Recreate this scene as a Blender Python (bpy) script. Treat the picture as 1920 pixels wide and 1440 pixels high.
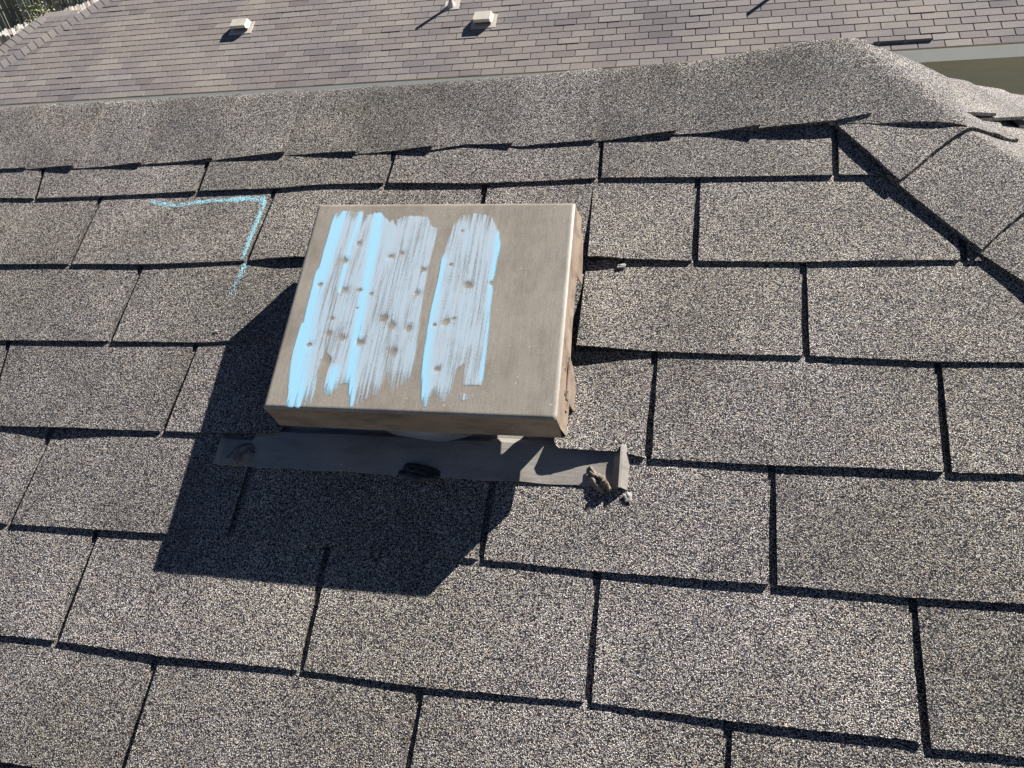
import bpy, bmesh, math, random
import numpy as np
from mathutils import Vector, Matrix, noise

# ------------------------------------------------------------------ camera
PITCH = 0.4637339822548934            # slope of the near roof (6 in 12)
CAM = np.array([1.0297731187381407, -0.9971494390933243, 0.4106583995949689])
RM = np.array([[0.9768273730627172, 0.18720983865685378, -0.10373408092553785],
               [0.030086306678382524, -0.5999689661969923, -0.7994573270368018],
               [-0.21190350961191173, 0.7778108252733748, -0.591698591093224]])  # rows: right, down, forward
FPX = 1440.0
scene = bpy.context.scene
for o in list(bpy.data.objects): bpy.data.objects.remove(o)
cd = bpy.data.cameras.new('camera'); cam = bpy.data.objects.new('camera', cd)
scene.collection.objects.link(cam); scene.camera = cam
cd.sensor_width = 36; cd.lens = 36 * FPX / 1920; cd.clip_start = 0.02; cd.clip_end = 500
m = Matrix([[RM[0][i], -RM[1][i], -RM[2][i], CAM[i]] for i in range(3)] + [[0, 0, 0, 1]])
cam.matrix_world = m

# ------------------------------------------------------------------ sky, sun, exposure
SUN = Vector((1.62, 1.485, 1.860)).normalized()
w = bpy.data.worlds.new('World'); scene.world = w; w.use_nodes = True
nt = w.node_tree; bg = nt.nodes['Background']
sky = nt.nodes.new('ShaderNodeTexSky'); sky.sky_type = 'NISHITA'; sky.sun_disc = False
sky.sun_elevation = math.asin(SUN.z); sky.sun_rotation = math.atan2(SUN.x, SUN.y)
sky.air_density = 0.3; sky.dust_density = 0.0; sky.ozone_density = 6.0
nt.links.new(sky.outputs[0], bg.inputs[0]); bg.inputs[1].default_value = 0.05
sl = bpy.data.lights.new('sun', 'SUN'); sl.energy = 5.0; sl.angle = math.radians(0.5); sl.color = (1.0, 0.975, 0.935)
so = bpy.data.objects.new('sun', sl); scene.collection.objects.link(so)
so.rotation_euler = SUN.to_track_quat('Z', 'Y').to_euler()
scene.view_settings.view_transform = 'Standard'; scene.view_settings.look = 'None'
scene.view_settings.gamma = 1; scene.view_settings.exposure = 1.3
scene.view_settings.use_curve_mapping = False

# ------------------------------------------------------------------ frames
U0 = np.array([1, 0, 0.]); V0 = np.array([0, math.cos(PITCH), math.sin(PITCH)]); N0 = np.array([0, -math.sin(PITCH), math.cos(PITCH)])
def W(u, v, h=0.0): return (u, v * V0[1] + h * N0[1], v * V0[2] + h * N0[2])
def Wa(P): P = np.asarray(P, float); return P[:, :1] * U0 + P[:, 1:2] * V0 + P[:, 2:3] * N0
CL = np.array([CAM @ U0, CAM @ V0, CAM @ N0])
def bp(x, y, h=0.0):
    """a measured point of the photograph as a point (u, v) of the near roof plane raised by h"""
    d = RM.T @ np.array([(x - 960) / FPX, (y - 720) / FPX, 1.0])
    dl = np.array([d @ U0, d @ V0, d @ N0]); t = (h - CL[2]) / dl[2]
    P = CL + t * dl; return P[0], P[1]

random.seed(4); rng = np.random.default_rng(7)
COL = scene.collection
def tag(o, label=None, cat=None, group=None, kind=None):
    if label: o['label'] = label
    if cat: o['category'] = cat
    if group: o['group'] = group
    if kind: o['kind'] = kind
    return o
def empty(name, loc=(0, 0, 0)):
    o = bpy.data.objects.new(name, None); COL.objects.link(o); o.location = loc; o.empty_display_size = .1
    return o
def link(name, verts, faces, mat, parent=None, smooth=False, attrs=None):
    me = bpy.data.meshes.new(name); me.from_pydata([tuple(map(float, v)) for v in verts], [], faces)
    me.validate(); me.update()
    if mat: me.materials.append(mat)
    if attrs:
        for k, a in attrs.items():
            at = me.attributes.new(k, 'FLOAT', 'POINT'); at.data.foreach_set('value', np.asarray(a, np.float32))
    if smooth: me.polygons.foreach_set('use_smooth', [True] * len(me.polygons))
    o = bpy.data.objects.new(name, me); COL.objects.link(o)
    if parent is not None:
        o.parent = parent
        o.matrix_parent_inverse = Matrix.Identity(4)
        T = Vector((0, 0, 0)); q = parent
        while q is not None: T += q.location; q = q.parent
        o.location = -T
    return o
class MB:
    def __init__(s): s.v = []; s.f = []; s.a = []
    def grid(s, P, att=0.0, flip=False):
        """P: array nu x nv x 3"""
        nu, nv = P.shape[:2]; b = len(s.v)
        s.v.extend(map(tuple, P.reshape(-1, 3))); s.a.extend([att] * (nu * nv))
        for i in range(nu - 1):
            for j in range(nv - 1):
                q = [b + i * nv + j, b + (i + 1) * nv + j, b + (i + 1) * nv + j + 1, b + i * nv + j + 1]
                s.f.append(q[::-1] if flip else q)
    def box(s, c, d, M=None, att=0.0):
        b = len(s.v); c = np.array(c, float); d = np.array(d, float) / 2
        for sx in (-1, 1):
            for sy in (-1, 1):
                for sz in (-1, 1):
                    p = c + d * (sx, sy, sz); s.v.append(tuple(M @ p) if M is not None else tuple(p)); s.a.append(att)
        for f in ((0, 1, 3, 2), (4, 6, 7, 5), (0, 4, 5, 1), (2, 3, 7, 6), (0, 2, 6, 4), (1, 5, 7, 3)): s.f.append([b + i for i in f])
    def poly(s, pts, f, att=0.0):
        b = len(s.v); s.v.extend([tuple(p) for p in pts]); s.a.extend([att] * len(pts))
        for q in f: s.f.append([b + i for i in q])
    def build(s, name, mat, parent=None, smooth=False): return link(name, s.v, s.f, mat, parent, smooth, {'tone': s.a})

# ------------------------------------------------------------------ materials
def mat(name):
    m = bpy.data.materials.new(name); m.use_nodes = True
    n = m.node_tree.nodes; b = n['Principled BSDF']; return m, n, m.node_tree.links, b
def N(n, t, **k):
    x = n.new(t)
    for a, v in k.items():
        if a.startswith('i_'): x.inputs[a[2:]].default_value = v
        else: setattr(x, a, v)
    return x
def ramp(n, stops, interp='LINEAR'):
    r = n.new('ShaderNodeValToRGB'); r.color_ramp.interpolation = interp; e = r.color_ramp.elements
    while len(e) > 1: e.remove(e[-1])
    e[0].position = stops[0][0]; e[0].color = (*stops[0][1], 1)
    for p, c in stops[1:]:
        q = e.new(p); q.color = (*c, 1)
    return r
def mixc(n, l, fac, a, b, bt='MIX'):
    x = n.new('ShaderNodeMix'); x.data_type = 'RGBA'; x.blend_type = bt
    for i, s in ((0, fac), (6, a), (7, b)):
        if hasattr(s, 'links'): l.new(s, x.inputs[i])
        elif i == 0: x.inputs[0].default_value = s
        else: x.inputs[i].default_value = (*s, 1)
    return x.outputs[2]
def math_(n, l, op, a, b=0.0, clamp=False):
    x = n.new('ShaderNodeMath'); x.operation = op; x.use_clamp = clamp
    for i, s in ((0, a), (1, b)):
        if hasattr(s, 'links'): l.new(s, x.inputs[i])
        else: x.inputs[i].default_value = s
    return x.outputs[0]

def granule_mat(name='shingle_granules', gain=1.0):
    m, n, l, b = mat(name)
    tc = N(n, 'ShaderNodeTexCoord'); co = tc.outputs['Object']
    v = N(n, 'ShaderNodeTexVoronoi', i_Scale=880.0); l.new(co, v.inputs['Vector'])
    sep = N(n, 'ShaderNodeSeparateColor'); l.new(v.outputs['Color'], sep.inputs[0])
    cr = ramp(n, [(0, (.022, .021, .028)), (.16, (.085, .077, .085)), (.28, (.27, .24, .215)), (.44, (.14, .135, .15)),
                  (.54, (.42, .38, .325)), (.70, (.27, .275, .30)), (.78, (.60, .55, .46)), (.88, (.33, .24, .19)), (.93, (.72, .70, .66))], 'CONSTANT')
    l.new(sep.outputs[0], cr.inputs[0])
    n2 = N(n, 'ShaderNodeTexNoise', i_Scale=7.0, i_Detail=5.0, i_Roughness=.6); l.new(co, n2.inputs['Vector'])
    mr = N(n, 'ShaderNodeMapRange'); mr.inputs[1].default_value = .3; mr.inputs[2].default_value = .7; mr.inputs[3].default_value = .74 * gain; mr.inputs[4].default_value = 1.2 * gain
    l.new(n2.outputs[0], mr.inputs[0])
    at = N(n, 'ShaderNodeAttribute', attribute_name='tone')
    tone = math_(n, l, 'MULTIPLY', math_(n, l, 'ADD', at.outputs['Fac'], 1.0), mr.outputs[0])
    pit = N(n, 'ShaderNodeMapRange'); pit.interpolation_type = 'SMOOTHSTEP'; pit.inputs[1].default_value = .50; pit.inputs[2].default_value = .68
    l.new(v.outputs['Distance'], pit.inputs[0])
    c1 = mixc(n, l, pit.outputs[0], cr.outputs[0], (.012, .012, .014))      # bare asphalt between the granules
    vm = N(n, 'ShaderNodeVectorMath', operation='SCALE'); l.new(c1, vm.inputs[0]); l.new(tone, vm.inputs['Scale'])
    n3 = N(n, 'ShaderNodeTexNoise', i_Scale=3.0, i_Detail=2.0); l.new(co, n3.inputs['Vector'])
    tint = ramp(n, [(.35, (1.0, .97, .97)), (.65, (1.03, 1.0, .93))]); l.new(n3.outputs[0], tint.inputs[0])
    c2 = mixc(n, l, 1.0, vm.outputs[0], tint.outputs[0], 'MULTIPLY')
    l.new(c2, b.inputs['Base Color']); b.inputs['Roughness'].default_value = .85; b.inputs['Specular IOR Level'].default_value = .25
    nb = N(n, 'ShaderNodeTexNoise', i_Scale=900.0, i_Detail=2.0); l.new(co, nb.inputs['Vector'])
    # granule relief: rounded cells, each with its own height
    d = math_(n, l, 'SUBTRACT', 1.0, math_(n, l, 'MULTIPLY', v.outputs['Distance'], 1.25))
    h = math_(n, l, 'ADD', d, math_(n, l, 'MULTIPLY', sep.outputs[1], .9))
    h = math_(n, l, 'ADD', h, math_(n, l, 'MULTIPLY', nb.outputs[0], .4))
    bu = N(n, 'ShaderNodeBump', i_Strength=1.0, i_Distance=.0009); l.new(h, bu.inputs['Height']); l.new(bu.outputs[0], b.inputs['Normal'])
    return m
M_SH = granule_mat()

def far_shingle_mat():
    m, n, l, b = mat('far_shingles')
    at = N(n, 'ShaderNodeAttribute', attribute_name='tone')
    cr = ramp(n, [(0, (.125, .108, .108)), (.3, (.185, .162, .158)), (.6, (.225, .20, .188)), (1, (.285, .257, .236))]); l.new(at.outputs['Fac'], cr.inputs[0])
    tc = N(n, 'ShaderNodeTexCoord')
    ns = N(n, 'ShaderNodeTexNoise', i_Scale=60.0, i_Detail=6.0, i_Roughness=.8); l.new(tc.outputs['Object'], ns.inputs['Vector'])
    r2 = ramp(n, [(.3, (.72, .72, .74)), (.7, (1.25, 1.24, 1.2))]); l.new(ns.outputs[0], r2.inputs[0])
    n2 = N(n, 'ShaderNodeTexNoise', i_Scale=.9, i_Detail=4.0); l.new(tc.outputs['Object'], n2.inputs['Vector'])
    r3 = ramp(n, [(.35, (.86, .87, .9)), (.65, (1.1, 1.07, 1.0))]); l.new(n2.outputs[0], r3.inputs[0])
    c = mixc(n, l, 1.0, mixc(n, l, 1.0, cr.outputs[0], r2.outputs[0], 'MULTIPLY'), r3.outputs[0], 'MULTIPLY')
    l.new(c, b.inputs['Base Color']); b.inputs['Roughness'].default_value = .9; b.inputs['Specular IOR Level'].default_value = .2
    bu = N(n, 'ShaderNodeBump', i_Strength=.5, i_Distance=.004); l.new(ns.outputs[0], bu.inputs['Height']); l.new(bu.outputs[0], b.inputs['Normal'])
    return m
M_FAR = far_shingle_mat()

def simple(name, col, rough=.6, var=.15, scale=20.0, stretch=None, bump=0.0, spec=.4):
    m, n, l, b = mat(name)
    tc = N(n, 'ShaderNodeTexCoord'); mp = N(n, 'ShaderNodeMapping'); l.new(tc.outputs['Object'], mp.inputs[0])
    if stretch: mp.inputs['Scale'].default_value = stretch
    ns = N(n, 'ShaderNodeTexNoise', i_Scale=scale, i_Detail=5.0, i_Roughness=.6); l.new(mp.outputs[0], ns.inputs['Vector'])
    lo = tuple(c * (1 - var) for c in col); hi = tuple(min(1, c * (1 + var)) for c in col)
    r = ramp(n, [(.3, lo), (.7, hi)]); l.new(ns.outputs[0], r.inputs[0]); l.new(r.outputs[0], b.inputs['Base Color'])
    b.inputs['Roughness'].default_value = rough; b.inputs['Specular IOR Level'].default_value = spec
    if bump:
        bu = N(n, 'ShaderNodeBump', i_Strength=bump, i_Distance=.001); l.new(ns.outputs[0], bu.inputs['Height']); l.new(bu.outputs[0], b.inputs['Normal'])
    return m

def metal_mat(name, col, axis, grime=.8):
    """old taupe paint on sheet metal with fine brush lines and scuffs"""
    m, n, l, b = mat(name)
    tc = N(n, 'ShaderNodeTexCoord'); mp = N(n, 'ShaderNodeMapping'); l.new(tc.outputs['Object'], mp.inputs[0])
    mp.inputs['Scale'].default_value = (1, .03, .03) if axis == 'v' else (.03, 1, 1)
    s = N(n, 'ShaderNodeTexNoise', i_Scale=900.0, i_Detail=3.0, i_Roughness=.7); l.new(mp.outputs[0], s.inputs['Vector'])
    big = N(n, 'ShaderNodeTexNoise', i_Scale=9.0, i_Detail=6.0, i_Roughness=.65); l.new(tc.outputs['Object'], big.inputs['Vector'])
    r1 = ramp(n, [(.3, tuple(c * .88 for c in col)), (.7, tuple(c * 1.1 for c in col))]); l.new(big.outputs[0], r1.inputs[0])
    r2 = ramp(n, [(.25, (.84, .84, .84)), (.75, (1.12, 1.12, 1.12))]); l.new(s.outputs[0], r2.inputs[0])
    c = mixc(n, l, 1.0, r1.outputs[0], r2.outputs[0], 'MULTIPLY')
    sp = N(n, 'ShaderNodeTexNoise', i_Scale=700.0, i_Detail=2.0); l.new(tc.outputs['Object'], sp.inputs['Vector'])
    r3 = ramp(n, [(.3, (.86, .86, .86)), (.7, (1.12, 1.12, 1.12))]); l.new(sp.outputs[0], r3.inputs[0])
    c = mixc(n, l, 1.0, c, r3.outputs[0], 'MULTIPLY')
    fl = N(n, 'ShaderNodeTexNoise', i_Scale=210.0, i_Detail=1.0); l.new(tc.outputs['Object'], fl.inputs['Vector'])
    r4 = ramp(n, [(.76, (0, 0, 0)), (.79, (1, 1, 1))]); l.new(fl.outputs[0], r4.inputs[0])
    c = mixc(n, l, r4.outputs[0], c, tuple(min(1, q * 1.8) for q in col))
    mg = N(n, 'ShaderNodeMapping'); l.new(tc.outputs['Object'], mg.inputs[0]); mg.inputs['Scale'].default_value = (.35, 1, 1) if axis == 'u' else (1, .5, .5)
    gr = N(n, 'ShaderNodeTexNoise', i_Scale=38.0, i_Detail=7.0, i_Roughness=.7); l.new(mg.outputs[0], gr.inputs['Vector'])
    rg = ramp(n, [(.32, (grime, grime * .97, grime * .94)), (.52, (1, 1, 1))]); l.new(gr.outputs[0], rg.inputs[0])
    c = mixc(n, l, 1.0, c, rg.outputs[0], 'MULTIPLY')
    l.new(c, b.inputs['Base Color']); b.inputs['Roughness'].default_value = .48; b.inputs['Specular IOR Level'].default_value = .35
    hs = math_(n, l, 'ADD', s.outputs[0], math_(n, l, 'MULTIPLY', sp.outputs[0], .5))
    bu = N(n, 'ShaderNodeBump', i_Strength=.35, i_Distance=.0003); l.new(hs, bu.inputs['Height'])
    wv = N(n, 'ShaderNodeTexNoise', i_Scale=14.0, i_Detail=2.0); l.new(tc.outputs['Object'], wv.inputs['Vector'])
    bu2 = N(n, 'ShaderNodeBump', i_Strength=.25, i_Distance=.004); l.new(wv.outputs[0], bu2.inputs['Height']); l.new(bu2.outputs[0], bu.inputs['Normal'])
    l.new(bu.outputs[0], b.inputs['Normal'])
    return m
M_HOOD = metal_mat('taupe_metal', (.275, .243, .20), 'v')
M_SKIRT = metal_mat('shaded_taupe_skirt', (.25, .19, .14), 'u', .5)  # same paint as the hood, colour darkened to stand for shade, plus grime
M_FLANGE = metal_mat('taupe_flange', (.275, .25, .22), 'u', .7)
M_FLANGE.node_tree.nodes['Principled BSDF'].inputs['Roughness'].default_value = .33
M_FLANGE.node_tree.nodes['Principled BSDF'].inputs['Specular IOR Level'].default_value = .6
M_SEAL = simple('roofing_cement', (.16, .13, .10), .8, .5, 180.0, bump=.8)
M_CHIP = simple('dried_sealant', (.33, .31, .28), .8, .2, 300.0, bump=.6)

def chalk_mat(name, granular):
    m, n, l, b = mat(name)
    tc = N(n, 'ShaderNodeTexCoord'); co = tc.outputs['Object']
    cov = N(n, 'ShaderNodeAttribute', attribute_name='cover'); blue = N(n, 'ShaderNodeAttribute', attribute_name='blue')
    if granular:
        v = N(n, 'ShaderNodeTexVoronoi', i_Scale=880.0); l.new(co, v.inputs['Vector'])
        sep = N(n, 'ShaderNodeSeparateColor'); l.new(v.outputs['Color'], sep.inputs[0])
        big = N(n, 'ShaderNodeTexNoise', i_Scale=45.0, i_Detail=3.0); l.new(co, big.inputs['Vector'])
        f = math_(n, l, 'ADD', sep.outputs[1], math_(n, l, 'MULTIPLY', big.outputs[0], .7))
        a = math_(n, l, 'MULTIPLY', math_(n, l, 'SUBTRACT', math_(n, l, 'MULTIPLY', cov.outputs['Fac'], 1.35), f), 7.0, True)
        nrm = math_(n, l, 'SUBTRACT', 1.0, v.outputs['Distance'])
        bu = N(n, 'ShaderNodeBump', i_Strength=.6, i_Distance=.0008); l.new(nrm, bu.inputs['Height'])
    else:
        mp = N(n, 'ShaderNodeMapping'); l.new(co, mp.inputs[0]); mp.inputs['Scale'].default_value = (1, .022, .022)
        mp.inputs['Rotation'].default_value = (0, 0, 0)
        st = N(n, 'ShaderNodeTexNoise', i_Scale=620.0, i_Detail=4.0, i_Roughness=.75); l.new(mp.outputs[0], st.inputs['Vector'])
        fi = N(n, 'ShaderNodeTexNoise', i_Scale=800.0, i_Detail=2.0); l.new(co, fi.inputs['Vector'])
        mid = N(n, 'ShaderNodeTexNoise', i_Scale=35.0, i_Detail=4.0); l.new(co, mid.inputs['Vector'])
        f = math_(n, l, 'ADD', math_(n, l, 'MULTIPLY', st.outputs[0], .95), math_(n, l, 'MULTIPLY', fi.outputs[0], .45))
        f = math_(n, l, 'ADD', f, math_(n, l, 'MULTIPLY', mid.outputs[0], .35))
        c2 = math_(n, l, 'ADD', math_(n, l, 'MULTIPLY', cov.outputs['Fac'], 1.10), math_(n, l, 'MULTIPLY', blue.outputs['Fac'], .35))
        a = math_(n, l, 'MULTIPLY', math_(n, l, 'SUBTRACT', c2, math_(n, l, 'SUBTRACT', f, .12)), 2.6, True)
        a = math_(n, l, 'MULTIPLY', a, math_(n, l, 'ADD', .82, math_(n, l, 'MULTIPLY', blue.outputs['Fac'], .15)))
        bu = N(n, 'ShaderNodeBump', i_Strength=.5, i_Distance=.0004); l.new(f, bu.inputs['Height'])
    c = mixc(n, l, blue.outputs['Fac'], (.44, .50, .545) if not granular else (.45, .66, .72), (.29, .56, .71) if not granular else (.32, .62, .70))
    l.new(c, b.inputs['Base Color']); b.inputs['Roughness'].default_value = .95; b.inputs['Specular IOR Level'].default_value = .1
    l.new(bu.outputs[0], b.inputs['Normal']); l.new(a, b.inputs['Alpha'])
    return m
M_CHALK = chalk_mat('chalk_on_metal', False); M_CHALKR = chalk_mat('chalk_on_granules', True)

# ================================================================== near house
house = tag(empty('house'), 'house in the foreground under a weathered grey brown shingle roof, seen close up', 'house')

# measured lower edges of the courses (photo pixels) -> roof plane
E_PX = [
 [(0,370),(65,371),(200,366),(370,358),(517,352),(600,345),(722,342),(887,343),(1050,336),(1120,332),(1308,331),(1440,329),(1567,327),(1670,327)],
 [(0,495),(130,494),(270,495),(400,490),(462,487),(560,483),(1100,484),(1160,485),(1303,488),(1505,490),(1660,487),(1808,486),(1920,490)],
 [(0,637),(205,639),(370,641),(480,636),(525,634),(1080,653),(1130,655),(1228,658),(1370,663),(1512,666),(1757,677),(1920,678)],
 [(0,798),(100,802),(300,808),(430,812),(535,815),(1045,848),(1165,848),(1218,859),(1447,872),(1600,876),(1778,885),(1920,888)],
 [(0,981),(100,987),(185,993),(300,1000),(430,1004),(615,1025),(900,1048),(1120,1071),(1447,1096),(1708,1120),(1920,1132)],
 [(0,1190),(105,1201),(290,1229),(560,1256),(790,1288),(1100,1316),(1365,1351),(1710,1388),(1740,1402),(1920,1420)]]
TH = .0072
def curve(px):
    P = sorted([bp(x, y, TH) for x, y in px]); us = np.array([p[0] for p in P]); vs = np.array([p[1] for p in P])
    mean = vs.mean()
    us = np.r_[us[0] - .6, us, us[-1] + .6]; vs = np.r_[mean, vs, mean]
    return lambda u: np.interp(u, us, vs)
EDGE = [curve(p) for p in E_PX]
def edge(r):
    if r == -1: return lambda u: np.full(np.shape(u), .125)
    if r < len(EDGE): return EDGE[r]
    d = (r - len(EDGE) + 1) * .1315
    return lambda u: EDGE[-1](u) * .3 + .7 * -.648 - d
# measured slots: (top, bottom) pixels
SLOTS = {
 0: [((80,335),(65,372)), ((393,303),(370,358)), ((740,290),(722,345)), ((1128,265),(1122,334)), ((1565,250),(1567,328))],
 1: [((190,372),(130,495)), ((517,355),(462,487)), ((887,345),(885,382)), ((1308,334),(1303,489)), ((1802,455),(1808,487))],
 2: [((268,497),(205,640)), ((1505,492),(1512,667))],
 3: [((18,641),(-30,798)), ((370,644),(302,814)), ((1228,660),(1215,860)), ((1757,679),(1778,886))],
 4: [((100,805),(15,984)), ((470,880),(430,1005)), ((925,905),(900,1049)), ((1447,874),(1450,1098))],
 5: [((183,996),(105,1202)), ((615,1028),(562,1257)), ((1120,1073),(1102,1318)), ((1710,1122),(1738,1405))],
 6: [((295,1231),(228,1440)), ((790,1290),(762,1440)), ((1365,1354),(1362,1440))]}
def slot_list(r):
    L = []
    for (a, b) in SLOTS.get(r, []):
        ua = bp(*a, .002); ub = bp(*b, TH)
        e1 = float(edge(r - 1)(ua[0])); e0 = float(edge(r)(ub[0]))
        k = (ub[0] - ua[0]) / (ub[1] - ua[1] - 1e-9)
        L.append([ua[0] + k * (e1 - ua[1]), ua[0] + k * (e0 - ua[1])])
    ext = []
    if L:
        L.sort(); x = L[-1]
        full = [L[0]]
        for q in L[1:]:
            g = q[0] - full[-1][0]; n = int(round(g / .3048))
            p = full[-1]
            for i in range(1, n): full.append([p[0] + (q[0] - p[0]) * i / n, p[1] + (q[1] - p[1]) * i / n])
            full.append(q)
        L = full
    else:
        c = .02 + ((r * 5 / 12) % 1) * .3048; L = [[c, c]]
    while L[0][0] > -2.2: L.insert(0, [L[0][0] - .3048, L[0][0] - .3048])
    while L[-1][0] < 3.0: L.append([L[-1][0] + .3048, L[-1][0] + .3048])
    return L
JU, JV = 1.25, .193                    # where ridge and hip meet
def hip_u(v): return JU + (JV - v) / 1.118
LIFT = [(3, .893, .06, .0125), (2, .915, .05, .0075), (1, .92, .035, .0045), (1, .50, .05, .0045), (3, .53, .05, .004), (4, .02, .06, .002), (3, .24, .05, .003)]
def lift(r, u):
    s = np.zeros(np.shape(u))
    for rr, c, wd, amp in LIFT:
        if rr == r: s = s + amp * np.exp(-((u - c) / wd) ** 2)
    return s
ph = rng.uniform(0, 6.28, 60)
def wav(r, u): return .0005 * np.sin(u * 7 + ph[r + 2]) + .0004 * np.sin(u * 19 + ph[r + 12])
def height(r, u, w_):
    w_ = np.clip(w_, 0, 2)
    base = np.where(w_ < 1, .0030 + (TH - .0034) * (1 - w_), .0002 + .0028 * np.clip(1 - (w_ - 1) / .08, 0, 1))
    return base + np.where(w_ < 1, (1 - np.clip(w_, 0, 1)) ** 1.6, 0) * (lift(r, u) + wav(r, u))
roof = MB()
def tab(r, uL, uR, fine=True, corner=None, tone=None):
    """uL, uR : (u at top, u at bottom) of a tab's sides"""
    e0, e1 = edge(r), edge(r - 1)
    wdt = max(.01, uR[1] - uL[1]); nu = max(3, int(wdt / (.0035 if fine else .03))); nvw = [0, .012, .04, .1, .2, .35, .5, .65, .8, .95, 1.0, 1.04, 1.09, 1.5, 1.95] if fine else [0, .3, .7, 1.1, 1.95]
    P = np.zeros((nu + 1, len(nvw), 3)); tt = tone if tone is not None else random.uniform(-.16, .10)
    for i in range(nu + 1):
        s = i / nu
        for j, w_ in enumerate(nvw):
            wc = min(w_, 1.0)
            u = (uL[1] * (1 - s) + uR[1] * s) * (1 - wc) + (uL[0] * (1 - s) + uR[0] * s) * wc
            a0, a1 = float(e0(u)), float(e1(u))
            v = a0 + (a1 - a0) * w_
            h = float(height(r, u, w_))
            if fine and j == 0:
                v += .0009 * noise.noise(Vector((u * 260, r * 7.1, 0))) + .0006 * noise.noise(Vector((u * 700, r * 3.1, 4)))
            v = min(v, JV - .004)
            if corner:                                   # rounded-off cut corner
                cu, rad, side = corner; q = (u - cu) * side
                if q > -rad and w_ < .5: v += (rad - math.sqrt(max(0, rad * rad - (q + rad) ** 2))) * (1 - w_ / .5) * .9
            if fine and (i == 0 or i == nu): u += .0006 * noise.noise(Vector((v * 400, u * 50, 2)))
            P[i, j] = (u, v, h)
    # clip at the hip
    Q = P.copy(); lim = JU + (JV - Q[..., 1]) / 1.118
    if (Q[..., 0] > lim).all(): return
    Q[..., 0] = np.minimum(Q[..., 0], lim)
    roof.grid(Wa(Q.reshape(-1, 3)).reshape(Q.shape), tt)
    # butt edge and side edges
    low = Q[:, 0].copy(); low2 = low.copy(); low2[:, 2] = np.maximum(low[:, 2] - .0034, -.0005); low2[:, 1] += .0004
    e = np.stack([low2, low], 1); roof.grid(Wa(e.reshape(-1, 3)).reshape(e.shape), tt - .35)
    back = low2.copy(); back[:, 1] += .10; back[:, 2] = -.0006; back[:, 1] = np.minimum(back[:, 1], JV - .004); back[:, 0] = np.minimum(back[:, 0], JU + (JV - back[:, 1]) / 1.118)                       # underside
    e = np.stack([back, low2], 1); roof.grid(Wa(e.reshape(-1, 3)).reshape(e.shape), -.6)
    for k in (0, -1):
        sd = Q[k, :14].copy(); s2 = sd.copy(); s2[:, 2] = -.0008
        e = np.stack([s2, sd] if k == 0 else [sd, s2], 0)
        roof.grid(Wa(e.reshape(-1, 3)).reshape(e.shape), tt - .35)  # side walls coloured darker to deepen the shadow in the slots
SW = .0040
def vis(r, a, b): return b > -.35 and a < 1.75 and -1 < r < 7
for r in range(0, 22):
    L = slot_list(r) if r < 12 else None
    if L is None:
        c = ((r * 5 / 12) % 1) * .3048; L = [[c - 2.4 + .3048 * i] * 2 for i in range(19)]
    for q in range(len(L) - 1):
        a, b = L[q], L[q + 1]
        if a[1] > hip_u(float(edge(r)(a[1]))): continue
        uL = (a[0] + SW, a[1] + SW); uR = (b[0] - SW, b[1] - SW); f = vis(r, a[1], b[1])
        cutL, cutR = {1: (.56, .912), 2: (.56, .909), 3: (.558, .895)}.get(r, (None, None))
        if cutL is None or uR[1] < cutL or uL[1] > cutR: tab(r, uL, uR, f); continue
        tt = random.uniform(-.1, .06)
        if r == 1:   # above the hood the course is whole higher up; cut low is hidden by the hood
            if uL[1] < cutL: tab(r, uL, (min(uR[0], cutL), min(uR[1], cutL)), f, tone=tt)
            if uR[1] > cutR: tab(r, (max(uL[0], .909), max(uL[1], cutR)), uR, f, tone=tt)
            lo, hi = max(uL[1], cutL), min(uR[1], .914)
            if hi > lo + .02:
                # short whole strip over the flange, lower edge hidden beneath the hood
                n_ = 40; P = np.zeros((n_ + 1, 3, 3))
                for i in range(n_ + 1):
                    u = lo + (hi - lo) * i / n_; top = float(edge(0)(u))
                    P[i, 0] = (u, float(edge(1)(u)) + .003, .0048); P[i, 1] = (u, top, .0026); P[i, 2] = (u, top + .1, .0005)
                roof.grid(Wa(P.reshape(-1, 3)).reshape(P.shape), tt)
        else:
            if uL[1] < cutL: tab(r, uL, (cutL, cutL), f, corner=(cutL, .02, 1) if r == 3 else None, tone=tt)
            if uR[1] > cutR: tab(r, (cutR + (.010 if r == 3 else .001), cutR), uR, f, corner=(cutR, .010, -1) if r == 3 else None, tone=tt)
P = np.array([[(u, v, .0030 + .0006 * math.sin(v * 60 + u * 90)) for v in np.linspace(-.365, -.118, 40)] for u in np.linspace(.884, .915, 12)])
roof.grid(Wa(P.reshape(-1, 3)).reshape(P.shape), -.15)
# solid deck under the shingles
def deck(us, vs, h): return [W(u, v, h) for u in us for v in vs]
roof.poly([W(-2.4, JV, -.0012), W(JU, JV, -.0012), W(hip_u(-2.9), -2.9, -.0012), W(-2.4, -2.9, -.0012)], [(3, 2, 1, 0)], -.25)
YR, ZR = JV * math.cos(PITCH), JV * math.sin(PITCH); TP = math.tan(PITCH)
LOW = 2.9 * math.cos(PITCH) + YR
def P3(x, y): return (x, y, ZR - TP * max(abs(y - YR), max(0, x - JU)))
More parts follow.
